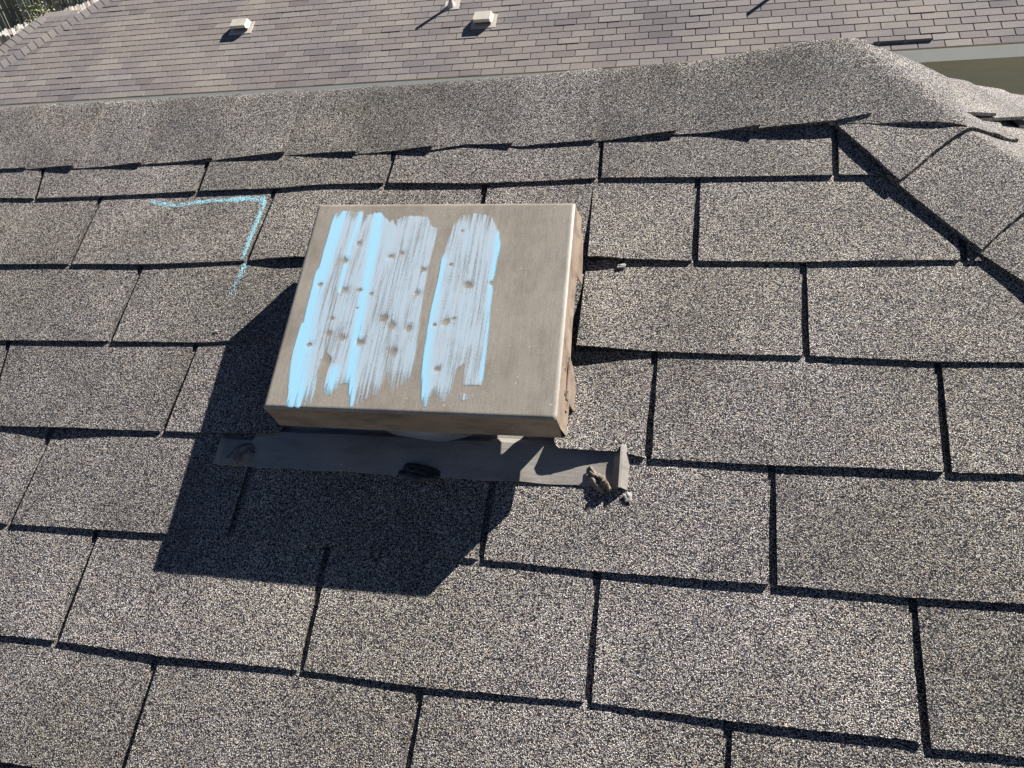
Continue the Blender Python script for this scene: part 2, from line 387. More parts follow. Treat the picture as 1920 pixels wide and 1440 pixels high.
# far slope and hip end, each with its own courses as steps
def steps(pts_fn, n, hi):
    for i in range(n):
        a = i * .1136; b = (i + 1) * .1136
        p = pts_fn(a, b)
        roof.poly(p, [(0, 1, 2, 3)], random.uniform(-.08, .08))
def far(a, b):
    q = .0045
    return [(-2.4, YR + b, ZR - TP * b + .005), (JU + b, YR + b, ZR - TP * b + .005), (JU + a, YR + a, ZR - TP * a + .0003), (-2.4, YR + a, ZR - TP * a + .0003)]
def end(a, b):
    return [(JU + b, YR + b, ZR - TP * b + .005), (JU + b, YR - b, ZR - TP * b + .005), (JU + a, YR - a, ZR - TP * a + .0003), (JU + a, YR + a, ZR - TP * a + .0003)]
steps(far, 24, 0); steps(end, 24, 0)
roof_o = roof.build('shingle_roof', M_SH, house)

# soft ridge surface on which the caps lie
K = .0045
def S(x, y):
    z1 = ZR - TP * (YR - y); z2 = ZR - TP * (y - YR); z3 = ZR - TP * (x - JU)
    a = np.array([z1, z2, z3]); mn = a.min()
    return mn - K * math.log(np.exp(-(a - mn) / K).sum()) + K * .3
def smooth(a, b, x): t = min(1, max(0, (x - a) / (b - a))); return t * t * (3 - 2 * t)

# ridge caps: each covers the next one to its right; lower edge measured
capx = [43, 135, 262, 395, 530, 667, 810, 960, 1117, 1267, 1425, 1632]
capu = [bp(x, 0 if 0 else 330 - .058 * x - 14, .012)[0] for x in capx]
LE = sorted([bp(x, y, .012) for x, y in [(0,317),(43,315),(135,314),(262,307),(395,299),(530,288),(667,286),(810,279),(870,269),(945,270),(975,272),(1117,262),(1267,249),(1425,244),(1500,241),(1562,237),(1630,227)]])
leu = np.array([p[0] for p in LE]); lev = np.array([p[1] for p in LE])
us = [-.1 - .127 * i for i in range(17, 0, -1)] + capu + []
us = sorted(us)
rc = MB()
tones = [.06, -.2, .03, .06, -.04, -.15, .02, -.14, .05, -.14, -.2, -.05]
def ridge_piece(u0, u1, tone, jag, amp, last=False):
    nu, nt = 44, 54
    P = np.zeros((nu + 1, nt + 1, 3))
    for i in range(nu + 1):
        a = i / nu; u = u0 - .03 + (u1 - u0 + .03) * a
        vlow = float(np.interp(u, leu, lev)) + jag * (1 - a)
        ylow = (vlow - JV) * math.cos(PITCH)
        rise = .0042 + .0020 * a + .007 * smooth(1.02, 1.20, u)
        big = .0015 + .010 * smooth(.55, 1.1, u) + .010 * smooth(1.0, 1.25, u)
        for j in range(nt + 1):
            t = j / nt
            y = ylow + (-2 * ylow) * t          # from near lower edge over the ridge to the far side
            uu = u + .0009 * noise.noise(Vector((t * 40, u1 * 9, 0))) * (a > .98)
            k = 1 - abs(y / ylow)
            off = rise + (big + .002) * k + amp * (1 - k) ** 3 * a ** 1.6
            off += .0006 * math.sin(u * 40 + t * 9)
            if j == 0: y += .0012 * noise.noise(Vector((u * 300, 1, 0)))
            P[i, j] = (uu, YR + y, S(uu, YR + y) + off / math.cos(PITCH))
    rc.grid(P, tone)
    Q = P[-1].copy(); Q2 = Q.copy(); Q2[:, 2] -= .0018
    rc.grid(np.stack([Q, Q2], 0), tone - .45)  # butt end coloured darker so the sunlit seam shows less
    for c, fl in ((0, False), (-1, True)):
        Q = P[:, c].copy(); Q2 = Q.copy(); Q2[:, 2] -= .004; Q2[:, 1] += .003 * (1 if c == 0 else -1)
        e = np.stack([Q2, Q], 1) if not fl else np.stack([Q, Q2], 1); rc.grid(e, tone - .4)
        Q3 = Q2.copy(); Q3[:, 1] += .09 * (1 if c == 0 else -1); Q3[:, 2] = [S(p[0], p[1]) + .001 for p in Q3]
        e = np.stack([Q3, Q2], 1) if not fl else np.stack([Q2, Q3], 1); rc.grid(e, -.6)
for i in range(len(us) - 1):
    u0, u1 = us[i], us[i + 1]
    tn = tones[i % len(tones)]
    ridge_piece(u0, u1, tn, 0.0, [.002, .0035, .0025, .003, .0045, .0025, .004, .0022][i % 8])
# the last piece, bent down over the hip end
def patch(mb, corners, off, tone, nu=60, nv=60, thick=.0045, edges=(0, 1, 2, 3)):
    """corners in plan (x, y); off(s,t) height above the soft ridge surface"""
    c = np.array(corners, float); P = np.zeros((nu + 1, nv + 1, 3))
    for i in range(nu + 1):
        for j in range(nv + 1):
            s, t = i / nu, j / nv
            p = (c[0] * (1 - s) + c[1] * s) * (1 - t) + (c[3] * (1 - s) + c[2] * s) * t
            je = .0008 * noise.noise(Vector((p[0] * 280, p[1] * 280, tone))) if (i in (0, nu) or j in (0, nv)) else 0
            x, y = p[0] + je, p[1] + je
            P[i, j] = (x, y, S(x, y) + off(s, t, x, y))
    mb.grid(P, tone)
    for arr, fl in ((P[:, 0], True), (P[:, -1], False), (P[0], False), (P[-1], True)):
        lo = arr.copy(); lo[:, 2] -= thick
        mb.grid(np.stack([arr, lo] if fl else [lo, arr], 1), tone - .3, flip=False)
def plan(x, y, h=.012):
    u, v = bp(x, y, h); return (u, v * math.cos(PITCH) - h * math.sin(PITCH))
a0 = plan(1500, 241); a1 = plan(1632, 232); a2 = plan(1812, 243)
def mirror(p): return (p[0], 2 * YR - p[1])
A = (1.235, a1[1]); B = (a2[0], a2[1])
def endoff(s, t, x, y):
    k = max(0, 1 - abs(y - YR) / .13); e = smooth(1.16, 1.26, x)
    return (.0085 + .0085 * smooth(1.24, 1.36, x) + (.0230 - .004 * smooth(JU, 1.36, x)) * k + .001 * math.sin(x * 30)) / math.cos(PITCH)
patch(rc, [(a1[0] - .05, a1[1] + .004), (a2[0], a2[1]), mirror(a2), mirror((a1[0] - .05, a1[1] + .004))], endoff, .02)
rc.build('ridge_cap', M_SH, roof_o, smooth=False)

# hip caps (near hip toward the camera, far hip away from it)
def hip(mb, sy, n, halfw):
    d = np.array([1, sy]) / math.sqrt(2); pr = np.array([1, -sy]) / math.sqrt(2)   # pr points to the hip end side
    J0 = np.array([JU, YR]); start = .045; pos = [start + .012]
    step = .128 * math.cos(math.atan(TP / math.sqrt(2)))
    for i in range(n): pos.append(pos[-1] + step)
    for i in range(n):
        s0, s1 = pos[i] - .03, pos[i + 1]
        w0 = halfw(pos[i]); w1 = halfw(pos[i + 1])
        nu, nt = 36, 56; P = np.zeros((nu + 1, nt + 1, 3)); tone = random.uniform(-.08, .07)
        for a in range(nu + 1):
            fa = a / nu; s = s0 + (s1 - s0) * fa
            for b in range(nt + 1):
                fb = b / nt * 2 - 1; wd = (w0 + (w1 - w0) * fa) * (1 if fb < 0 else .95)
                p = J0 + d * (s + .014 * fb * fa) + pr * (fb * wd)
                if a == nu: p = p + d * (.0012 * noise.noise(Vector((fb * 60, i, 3))) + .002 * math.sin(fb * 5 + i))
                k = 1 - abs(fb)
                curl = (.004 + .002 * math.sin(i * 2.1 + fa * 3)) * max(0, -fb) ** 2
                if fb > .35: curl += (.011 * (fb - .35)) * fa * (1 + .8 * math.sin(i * 1.7 + fb * 6))
                off = .0040 + .0055 * fa + .008 * k ** .8 + curl
                P[a, b] = (p[0], p[1], S(p[0], p[1]) + off / .93)
        mb.grid(P, tone, flip=(sy < 0))
        Q = P[-1]; Q2 = Q.copy(); Q2[:, 2] -= .0042; mb.grid(np.stack([Q, Q2], 0), tone - .3, flip=(sy < 0))  # shade of the butt face put into its darker tone
        for c in (0, -1):
            Q = P[:, c]; Q2 = Q.copy(); Q2[:, 2] -= .0045
            mb.grid(np.stack([Q2, Q], 1), tone - .4)
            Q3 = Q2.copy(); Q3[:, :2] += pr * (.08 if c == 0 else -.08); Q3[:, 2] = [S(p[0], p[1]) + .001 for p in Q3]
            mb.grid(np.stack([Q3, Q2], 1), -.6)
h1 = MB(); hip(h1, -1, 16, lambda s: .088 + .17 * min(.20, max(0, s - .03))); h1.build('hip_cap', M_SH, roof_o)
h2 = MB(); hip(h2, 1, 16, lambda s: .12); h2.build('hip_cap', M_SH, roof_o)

# walls below the eaves
wall_m = simple('painted_siding', (.30, .29, .24), .7, .08, 3.0, (1, 1, 14), .3)
ww = MB(); ex, ey = JU + LOW - .45, LOW - .45; ztop = ZR - TP * LOW - .02
ww.box(((-2.3 + ex) / 2, YR, (ztop - 5.0) / 2), (ex + 2.3, 2 * ey, ztop + 5.0)); ww.build('wall', wall_m, house)

# ------------------------------------------------------------------ chalk mark on the shingles
def seg_dist(P, L):
    best = np.full(len(P), 9.); bt = np.zeros(len(P)); tot = 0
    for a, b in zip(L[:-1], L[1:]):
        a, b = np.array(a), np.array(b); ab = b - a; q = np.clip(((P - a) @ ab) / (ab @ ab), 0, 1)
        d = np.linalg.norm(P - (a + q[:, None] * ab), axis=1); m_ = d < best
        best[m_] = d[m_]; bt[m_] = (tot + q * np.linalg.norm(ab))[m_]; tot += np.linalg.norm(ab)
    return best, bt / tot
def roof_chalk(row, px, wd, c0, c1):
    L = [bp(x, y, .004) for x, y in px]; A = np.array(L); st = .0008
    ug = np.arange(A[:, 0].min() - .012, A[:, 0].max() + .012, st); vg = np.arange(A[:, 1].min() - .012, A[:, 1].max() + .012, st)
    UU, VV = np.meshgrid(ug, vg, indexing='ij'); P = np.c_[UU.ravel(), VV.ravel()]
    d, t = seg_dist(P, L); wl = wd(t); cov = np.clip(1.25 - d / wl, 0, 1) * (c0 + (c1 - c0) * t)
    e0 = edge(row)(P[:, 0]); e1 = edge(row - 1)(P[:, 0]); w_ = (P[:, 1] - e0) / (e1 - e0)
    ok = (d < wl * 1.25) & (w_ > .012) & (w_ < 1.0)
    if row == 1:
        sl = slot_list(1); s = min(sl, key=lambda q: abs(q[0] - .43)); xs = s[1] + (s[0] - s[1]) * w_
        ok &= (P[:, 0] < xs - SW - .0004)
    H = height(row, P[:, 0], w_) + .0005
    idx = -np.ones(len(P), int); use = ok.reshape(UU.shape); fs = []
    n0, n1 = UU.shape; cells = use[:-1, :-1] & use[1:, :-1] & use[1:, 1:] & use[:-1, 1:]
    I, J = np.nonzero(cells); vid = {}
    vs, cv = [], []
    def g(i, j):
        k = i * n1 + j
        if k not in vid: vid[k] = len(vs); vs.append(W(P[k, 0], P[k, 1], H[k])); cv.append(cov[k])
        return vid[k]
    for i, j in zip(I, J): fs.append([g(i, j), g(i + 1, j), g(i + 1, j + 1), g(i, j + 1)])
    o = link('chalk_mark', vs, fs, M_CHALKR, roof_o, False, {'cover': cv, 'blue': np.full(len(cv), .8)})
    return o
o = roof_chalk(1, [(283,378),(300,382),(330,385),(360,381),(395,376),(430,375),(465,372),(492,374),(496,386),(488,408),(478,432),(469,458),(461,488)],
           lambda t: .0066 + .0032 * np.clip((t - .45) / .3, 0, 1), .66, .84)
tag(o, 'light blue chalk line with a square corner left of the vent hood')
o = roof_chalk(2, [(458,498),(447,525),(438,542),(430,556)], lambda t: .0085 - .002 * t, .72, .34)
tag(o, 'short fading tail of the blue chalk mark')

# ================================================================== the box vent
vent = tag(empty('box_vent', W(.735, -.24, 0)), 'large taupe metal box vent with wide blue white chalk strokes on its flat dented hood', 'roof vent')
def hood_h(v): return .088 - (v + .391) * .017
TL, TR, BR, BL = np.array([.563, -.096]), np.array([.901, -.102]), np.array([.907, -.391]), np.array([.570, -.391])
def cp(x, y): u, v = bp(480 + x / 3, 360 + y / 3, .086); return (u, v)
DENT = [(495,385,9),(755,360,8),(820,343,6),(500,550,9),(585,553,6),(650,575,5),(905,570,7),(945,437,7),(1193,525,10),(1325,515,6),(725,712,9),(765,755,9),(860,768,8),(1070,735,9),(1005,750,5),(430,715,6),(410,800,7),(490,825,8),(588,848,9),(305,860,7),(775,902,9),(1020,1000,7),(575,285,6),(360,520,6),(570,655,4),(1115,715,4),(1160,215,4),(400,960,12),(1095,408,4),(1400,365,5)]
DN = [(*cp(x, y), r * .00055) for x, y, r in DENT]
def dent(u, v):
    z = np.zeros(np.shape(u))
    for a, b, r in DN: z = z - r * .11 * np.exp(-(((u - a) ** 2 + (v - b) ** 2) / (r * 1.0) ** 2))
    return z
def hoodz(u, v):
    """top sheet: nearly flat, a little oil-canning, the dents, and a rolled edge"""
    return hood_h(v) + .0012 * np.sin((u - .56) * 9.0) * np.sin((-.1 - v) * 10.5) + dent(u, v)
nu, nv = 130, 116
s_ = np.linspace(0, 1, nu); t_ = np.linspace(0, 1, nv); SS, TT = np.meshgrid(s_, t_, indexing='ij')
UV = (BL[None, None] * (1 - SS[..., None]) + BR * SS[..., None]) * (1 - TT[..., None]) + (TL * (1 - SS[..., None]) + TR * SS[..., None]) * TT[..., None]
u_, v_ = UV[..., 0], UV[..., 1]
dd = np.minimum.reduce([SS * .337, (1 - SS) * .337, TT * .29, (1 - TT) * .29])
Z = hoodz(u_, v_) - .0020 * np.clip(1 - dd / .0025, 0, 1) ** 2
hd = MB(); P = np.stack([u_, v_, Z], -1); hd.grid(Wa(P.reshape(-1, 3)).reshape(P.shape))
hood = hd.build('hood', M_HOOD, vent, smooth=True)
# skirts: outer sheet, hem and inner sheet
def skirt(a, b, depth, name, flare=.0, nseg=30, hem=None, bend=0.0):
    mb = MB(); a = np.array(a); b = np.array(b); t = (b - a) / np.linalg.norm(b - a); nrm = np.array([t[1], -t[0]])
    lay = []
    for k, (dz, dn) in enumerate([(-.0021, 0), (-.5, .3), (-.93, 1.0), (-1, .92), (-1, .55), (-.9, .5), (-.05, -.5)]):
        row_ = []
        for i in range(nseg + 1):
            q = i / nseg; p = a + (b - a) * q
            z0 = float(hood_h(p[1])); z = z0 - .0021 + (dz * depth if k else 0)
            dpt = 1 + (hem(q) if hem else 0)
            if k: z = z0 - .0021 + dz * depth * dpt
            off = flare * dn + (.0016 if k in (2,) else 0) + bend * math.sin(q * 9) * max(0, -dz)
            if k >= 4: off -= .0025
            p2 = p + nrm * off
            row_.append((p2[0], p2[1], z))
        lay.append(row_)
    P = np.array(lay).transpose(1, 0, 2); mb.grid(Wa(P.reshape(-1, 3)).reshape(P.shape), 0, flip=True)
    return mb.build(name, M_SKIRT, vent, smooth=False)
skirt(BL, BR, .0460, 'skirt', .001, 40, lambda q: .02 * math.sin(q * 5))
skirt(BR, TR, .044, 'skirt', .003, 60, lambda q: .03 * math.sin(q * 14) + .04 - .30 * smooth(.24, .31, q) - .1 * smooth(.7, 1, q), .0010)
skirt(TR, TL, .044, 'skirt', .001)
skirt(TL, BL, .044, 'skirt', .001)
# rivet heads on the right skirt
for v, z in ((-.345, .060), (-.315, .066), (-.365, .052)):
    mb = MB()
    pts = [W(.9085 + .0022, v + .0022 * math.cos(k * math.pi / 4), z + .0022 * math.sin(k * math.pi / 4)) for k in range(8)]
    ctr = [W(.9085 + .0036, v, z)]
    mb.poly(pts + ctr, [(k, (k + 1) % 8, 8) for k in range(8)]); mb.build('rivet', M_SEAL, vent)
# corner tabs that hang from the skirts down to the flange
def mtab(u, vs, zs, sgn, name='mounting_tab'):
    mb = MB(); th = .0012
    pts = []
    for dx in (0, th):
        for (v, z) in zip(vs, zs): pts.append(W(u + sgn * dx + sgn * (.048 - z) * .05, v, z))
    n_ = len(vs); fs = [tuple(range(n_)), tuple(range(2 * n_ - 1, n_ - 1, -1))] + [(i, (i + 1) % n_, n_ + (i + 1) % n_, n_ + i) for i in range(n_)]
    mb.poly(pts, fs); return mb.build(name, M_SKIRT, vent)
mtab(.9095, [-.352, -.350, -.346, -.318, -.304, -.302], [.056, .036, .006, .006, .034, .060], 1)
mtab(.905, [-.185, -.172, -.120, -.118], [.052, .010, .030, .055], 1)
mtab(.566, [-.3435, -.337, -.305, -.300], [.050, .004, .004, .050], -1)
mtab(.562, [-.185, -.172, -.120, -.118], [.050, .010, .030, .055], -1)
# throat: flared round collar under the hood
tb = MB(); prof = [(.132, .0045), (.127, .0066), (.121, .0105), (.114, .018), (.108, .030), (.104, .045), (.102, .072), (.098, .074), (.094, .030)]
ncir = 64; P = np.zeros((ncir + 1, len(prof), 3))
for i in range(ncir + 1):
    a = i / ncir * 2 * math.pi
    for j, (r, z) in enumerate(prof): P[i, j] = (.742 + r * math.cos(a), -.262 + r * math.sin(a) * .97, z)
tb.grid(Wa(P.reshape(-1, 3)).reshape(P.shape)); tb.build('throat', M_FLANGE, vent, smooth=True)
def smooth(a, b, x): t = min(1, max(0, (x - a) / (b - a))); return t * t * (3 - 2 * t)
# flange: sheet with a turned-up hem at each end, buckled along the front
fl = MB(); uu = np.concatenate([[.4745, .4762, .4785, .4810, .4830], np.linspace(.486, .962, 96), [.9660, .9685, .9693, .9720, .9790]])
vv = np.linspace(-.4335, -.04, 60)
P = np.zeros((len(uu), len(vv), 3))
for i, u in enumerate(uu):
    for j, v in enumerate(vv):
        z = .0056 + .0007 * math.sin(u * 31) * (v < -.38) + .0006 * math.sin(u * 67 + v * 40)
        if u < .484: z = {0: .0030, 1: .0105, 2: .0108, 3: .0065, 4: .0058}[i]
        if u > .9655: z = {0: .0056, 1: .0065, 2: .0145, 3: .0138, 4: .0035}[i - (len(uu) - 5)]
        hem = smooth(-.3925, -.3965, v) if u < .52 else smooth(-.378, -.388, v)
        z = z * hem + (1 - hem) * (.0010 - .0012 * smooth(-.375, -.30, v)) 
        vq = v
        if j == 0: vq += .0010 * math.sin(u * 90) * .5
        P[i, j] = (u, vq + (-.002 if (j == 0 and u > .968) else 0), z)
fl.grid(Wa(P.reshape(-1, 3)).reshape(P.shape))
Q = P[:, 0].copy(); Q2 = Q.copy(); Q2[:, 2] -= .0014; e = np.stack([Q2, Q], 1); fl.grid(Wa(e.reshape(-1, 3)).reshape(e.shape))
flange = fl.build('flange', M_FLANGE, vent)
def blob(name, u, v, z, ru, rv, rz, mat_, parent, seed=0, rough=.35, rot=0.0, dip=0.0, label=None):
    mb = MB(); n1, n2 = 30, 16; P = np.zeros((n1 + 1, n2, 3)); c, s = math.cos(rot), math.sin(rot)
    for i in range(n1 + 1):
        a = (i % n1) / n1 * 2 * math.pi
        for j in range(n2):
            f = j / (n2 - 1); th = f * math.pi / 2
            k = 1 + rough * noise.noise(Vector((math.cos(a) * math.cos(th) * 1.7, math.sin(a) * math.cos(th) * 1.7, seed))) + rough * .5 * noise.noise(Vector((math.cos(a) * 5, math.sin(a) * 5, seed + f * 4)))
            x, y = ru * math.cos(a) * math.cos(th) * k, rv * math.sin(a) * math.cos(th) * k
            zz = rz * math.sin(th) * k - dip * f ** 2 * rz
            P[i, j] = (u + x * c - y * s, v + x * s + y * c, z + zz)
    mb.grid(Wa(P.reshape(-1, 3)).reshape(P.shape)); o = mb.build(name, mat_, parent, smooth=True)
    if label: tag(o, label)
    return o
q = bp(1122, 900, .006); blob('sealant_lump', q[0], q[1], .0052, .017, .0065, .0085, M_SEAL, flange, 3, .75, -.75, .5, 'crumpled torn lump of roofing cement at the right end')
q = bp(1135, 912, .006); blob('sealant_lump', q[0] + .002, q[1], .0052, .008, .003, .010, M_SEAL, flange, 8, .6, -.9)
q = bp(785, 888, .004); blob('sealant_lump', q[0], q[1], .0052, .025, .010, .006, simple('old_tar', (.025, .024, .024), .5, .5, 150, bump=.8), flange, 5, .5, -.1, .6, 'flat black tar lump in the middle of the front edge')
q = bp(455, 852, .004); blob('sealant_lump', q[0], q[1], .0052, .020, .011, .0030, M_SEAL, flange, 6, .5, .4, .5, 'smeared cement lump at the left end')

# chalk strokes on the hood
CH = [
 [(445,110),(520,100),(505,200),(470,330),(455,480),(420,640),(400,800),(380,930),(350,1010),(330,1150),(300,1215),(178,1212),(190,1100),(215,900),(262,745),(275,740),(340,450),(362,415),(385,320)],
 [(506,100),(600,108),(608,180),(625,125),(695,110),(700,180),(650,380),(615,560),(590,760),(560,880),(540,1000),(515,1080),(480,1085),(470,1120),(380,1172),(385,1100),(410,1010),(430,940),(395,900),(402,800),(422,640),(457,480),(472,330)],
 [(697,112),(752,170),(765,150),(790,200),(770,500),(760,800),(735,1000),(720,1060),(690,1150),(620,1170),(530,1222),(530,1130),(562,880),(592,760),(617,560),(652,380)],
 [(792,150),(830,130),(960,135),(985,190),(1015,200),(990,330),(965,440),(940,600),(910,800),(895,930),(870,1050),(800,1110),(745,1162),(737,1000),(762,800),(772,500)],
 [(1110,170),(1150,118),(1240,108),(1330,122),(1370,220),(1375,300),(1340,480),(1325,650),(1305,870),(1280,1100),(1155,1100),(1165,980),(1135,1010),(1110,1120),(1080,1190),(1000,1210),(930,1232),(932,1100),(940,960),(965,780),(1000,590),(1040,380),(1080,240)],
 [(1145,1130),(1240,1140),(1215,1180),(1145,1182)]]
BLUE = [([(445,150),(375,420),(318,560),(262,800),(225,1000),(220,1200)], 18, 46), ([(690,120),(652,350),(605,600),(562,850),(535,1050),(535,1200)], 17, 14), ([(490,100),(430,300),(385,450)], 12, 14),
        ([(1045,380),(970,740),(940,1000),(932,1220)], 14, 24), ([(1372,240),(1335,500),(1310,850),(1285,1050)], 14, 12), ([(590,110),(530,300),(470,560)], 8, 6), ([(405,1140),(450,1000)], 18, 14)]
LAB = ['wide left chalk patch of joined strokes with bright blue streaks and ragged lower ends', None, None, None, 'separate chalk stroke on the right with a rounded top', 'small chalk dab below the right stroke']
px_m = .00049 / 1.0
CG = [(0, CH[:4], LAB[0]), (4, CH[4:5], LAB[4]), (5, CH[5:], LAB[5])]
for ci, polys, lab in CG:
    PLS = [np.array([cp(x, y) for x, y in q]) for q in polys]; PL = np.concatenate(PLS); st = .0011
    ug = np.arange(PL[:, 0].min() - .003, PL[:, 0].max() + .003, st); vg = np.arange(PL[:, 1].min() - .003, PL[:, 1].max() + .003, st)
    UU, VV = np.meshgrid(ug, vg, indexing='ij'); Q = np.c_[UU.ravel(), VV.ravel()]
    cov = np.zeros(len(Q)); sd = np.full(len(Q), -9.)
    grow = .0022 if len(PLS) > 1 else 0
    for PX in PLS:
        ins = np.zeros(len(Q), bool)
        for (x1, y1), (x2, y2) in zip(PX, np.roll(PX, -1, 0)):
            ins ^= ((y1 > Q[:, 1]) != (y2 > Q[:, 1])) & (Q[:, 0] < (x2 - x1) * (Q[:, 1] - y1) / (y2 - y1 + 1e-12) + x1)
        d, _ = seg_dist(Q, [tuple(p) for p in PX] + [tuple(PX[0])]); s1 = np.where(ins, d, -d) + grow
        hgt_ = PX[:, 1].max() - PX[:, 1].min()
        c1 = np.clip(.48 + s1 / .0055, 0, 1) - .50 * np.clip(1 - (Q[:, 1] - PX[:, 1].min()) / .035, 0, 1)
        cov = np.maximum(cov, c1); sd = np.maximum(sd, s1)
    vmin = PL[:, 1].min(); vmax = PL[:, 1].max()
    cov -= .18 * np.clip(1 - (vmax - Q[:, 1]) / .018, 0, 1)
    endd = (ci != 5) * .45 * np.clip(1 - (Q[:, 1] - vmin) / .05, 0, 1) + np.clip(1 - (vmax - Q[:, 1]) / .03, 0, 1)
    if ci == 5: cov = np.clip(.5 + sd / .004, 0, 1) * .8
    cov += (.20 + .50 * endd) * np.array([noise.noise(Vector((p[0] * 420, p[1] * 14, 7))) + .6 * noise.noise(Vector((p[0] * 150, p[1] * 22, 17))) for p in Q])
    if ci != 5:
        cov += .10 * np.array([noise.noise(Vector((p[0] * 26, p[1] * 6, 0))) for p in Q])
    bl = np.zeros(len(Q))
    for L, w0, w1 in BLUE:
        dd_, tt_ = seg_dist(Q, [cp(x, y) for x, y in L]); wl = (w0 + (w1 - w0) * tt_) * .00048
        bl = np.maximum(bl, np.clip(1.3 - dd_ / wl, 0, 1))
    bl = np.clip(bl * .80 + .10, 0, 1) + .28 * np.array([max(-.3, noise.noise(Vector((p[0] * 520, p[1] * 10, 3)))) for p in Q])
    for (du, dv, r) in DN:
        q_ = np.sqrt((Q[:, 0] - du) ** 2 + (Q[:, 1] - dv) ** 2) / r * (1 + .45 * np.array([noise.noise(Vector((p[0] * 190, p[1] * 190, du * 50))) if abs(p[0] - du) < .02 and abs(p[1] - dv) < .02 else 0.0 for p in Q]))
        cov -= .46 * np.exp(-(q_ / .62) ** 2) + .20 * np.exp(-(q_ / 1.3) ** 2); bl = bl * (1 - .8 * np.exp(-(q_ / 1.1) ** 2))
    ok = ((sd > -.002) & (cov > .12)).reshape(UU.shape); cells = ok[:-1, :-1] & ok[1:, :-1] & ok[1:, 1:] & ok[:-1, 1:]
    n1 = UU.shape[1]; I, J = np.nonzero(cells); vid = {}; vs = []; cv = []; bv = []; fs = []
    H = hoodz(Q[:, 0], Q[:, 1]) + .0004
    def g(i, j):
        k = i * n1 + j
        if k not in vid: vid[k] = len(vs); vs.append(W(Q[k, 0], Q[k, 1], H[k])); cv.append(max(0, cov[k])); bv.append(bl[k])
        return vid[k]
    for i, j in zip(I, J): fs.append([g(i, j), g(i + 1, j), g(i + 1, j + 1), g(i, j + 1)])
    o = link('chalk_stroke', vs, fs, M_CHALK, hood, True, {'cover': cv, 'blue': bv})
    if lab: tag(o, lab)

# small dried bits on the shingles
def chip(x, y, ru, rv, rz, seed, h=.0035):
    q = bp(x, y, h); return blob('sealant_chip', q[0], q[1], h, ru, rv, rz, M_CHIP, roof_o, seed, .6, .3)
chip(1166, 499, .006, .0035, .0015, 1, .0052); chip(1160, 476, .002, .009, .0012, 2, .0072); chip(1177, 931, .005, .005, .0012, 3, .0064); chip(404, 622, .0025, .002, .002, 4, .0060)

# ================================================================== neighbouring house
NYAW, NP = .015439844, .44889330968746
NO = np.array([3.755520523394502, 9.64750645754159, -2.370838842360435])
cz, sz_, cp_, sp_ = math.cos(NYAW), math.sin(NYAW), math.cos(NP), math.sin(NP)
NA = np.array([[cz, -sz_, 0], [sz_, cz, 0], [0, 0, 1]]) @ np.array([[1, 0, 0], [0, cp_, -sp_], [0, sp_, cp_]])
def NW(u, v, h=0.0): return tuple(NO + NA @ np.array([u, v, h]))
nh = tag(empty('house', tuple(NO + np.array([-5, 2, -2.63]))), 'neighbouring house beyond the ridge, with a pale brown hipped shingle roof and white fascia', 'house')
nr = MB(); T = .3048; EX = .127
# hips and ridges of the neighbour (roof coordinates)
def left_lim(v):                      # the outermost hip on the left
    return -14.62 + v * (1.27 / 1.97)
VR = 3.4; VW = 2.02                    # main ridge, lower wing ridge
HA0 = np.array([-13.63, .89]); HA1 = np.array([-12.23, 2.35]); hs = (HA1 - HA0) / np.linalg.norm(HA1 - HA0)
def hipA_u(v): return HA0[0] + (v - HA0[1]) * (HA1[0] - HA0[0]) / (HA1[1] - HA0[1])
nrow = int(VR / EX)
for r in range(nrow):
    v0 = r * EX; v1 = v0 + EX
    off = {0: 0.0, 1: .583, 2: .167, 3: .75, 4: .333, 5: .917}[r % 6] if r < 6 else ((-r * 5 / 12) % 1)
    wob = lambda u: .003 * math.sin(u * 1.7 + r * 2.3)
    for k in range(-52, 6):
        a = (off + k) * T; b = a + T
        lim = left_lim(v0) if v1 <= VW + .02 else hipA_u(v0) - .02
        if b < lim: continue
        a = max(a, lim)
        if b - a < .02: continue
        g = .0065; h0 = .0075 + .0015 * random.random(); j1 = wob(a); j2 = wob(b)
        base = .50 + .22 * noise.noise(Vector((a * 1.1, r * .35, 5))) + .18 * noise.noise(Vector((a * .25, r * .11, 9)))
        tone = min(1, max(0, base + random.choice([0, 0, .05, .12, -.12, -.2, .16]) + random.uniform(-.06, .06)))
        drop = .004 if random.random() < .05 else 0
        p = [(a + g, v0 + j1, h0 + drop), (b - g, v0 + j2, h0 + drop), (b - g, v1 + .01, .0025), (a + g, v1 + .01, .0025), (a + g, v0 + j1, -.002), (b - g, v0 + j2, -.002), (b - g, v1, -.002), (a + g, v1, -.002)]
        nr.poly([NW(*q) for q in p], [(0, 1, 2, 3), (4, 5, 1, 0), (5, 6, 2, 1), (7, 4, 0, 3)], tone)
# deck sheet under the tabs, dark in the slots
nr.poly([NW(left_lim(0), 0, -.001), NW(1.9, 0, -.001), NW(1.9, VR, -.001), NW(-11.2, VR, -.001), NW(hipA_u(VW), VW, -.001), NW(left_lim(VW), VW, -.001)], [(0, 1, 2, 3, 4, 5)], .0)
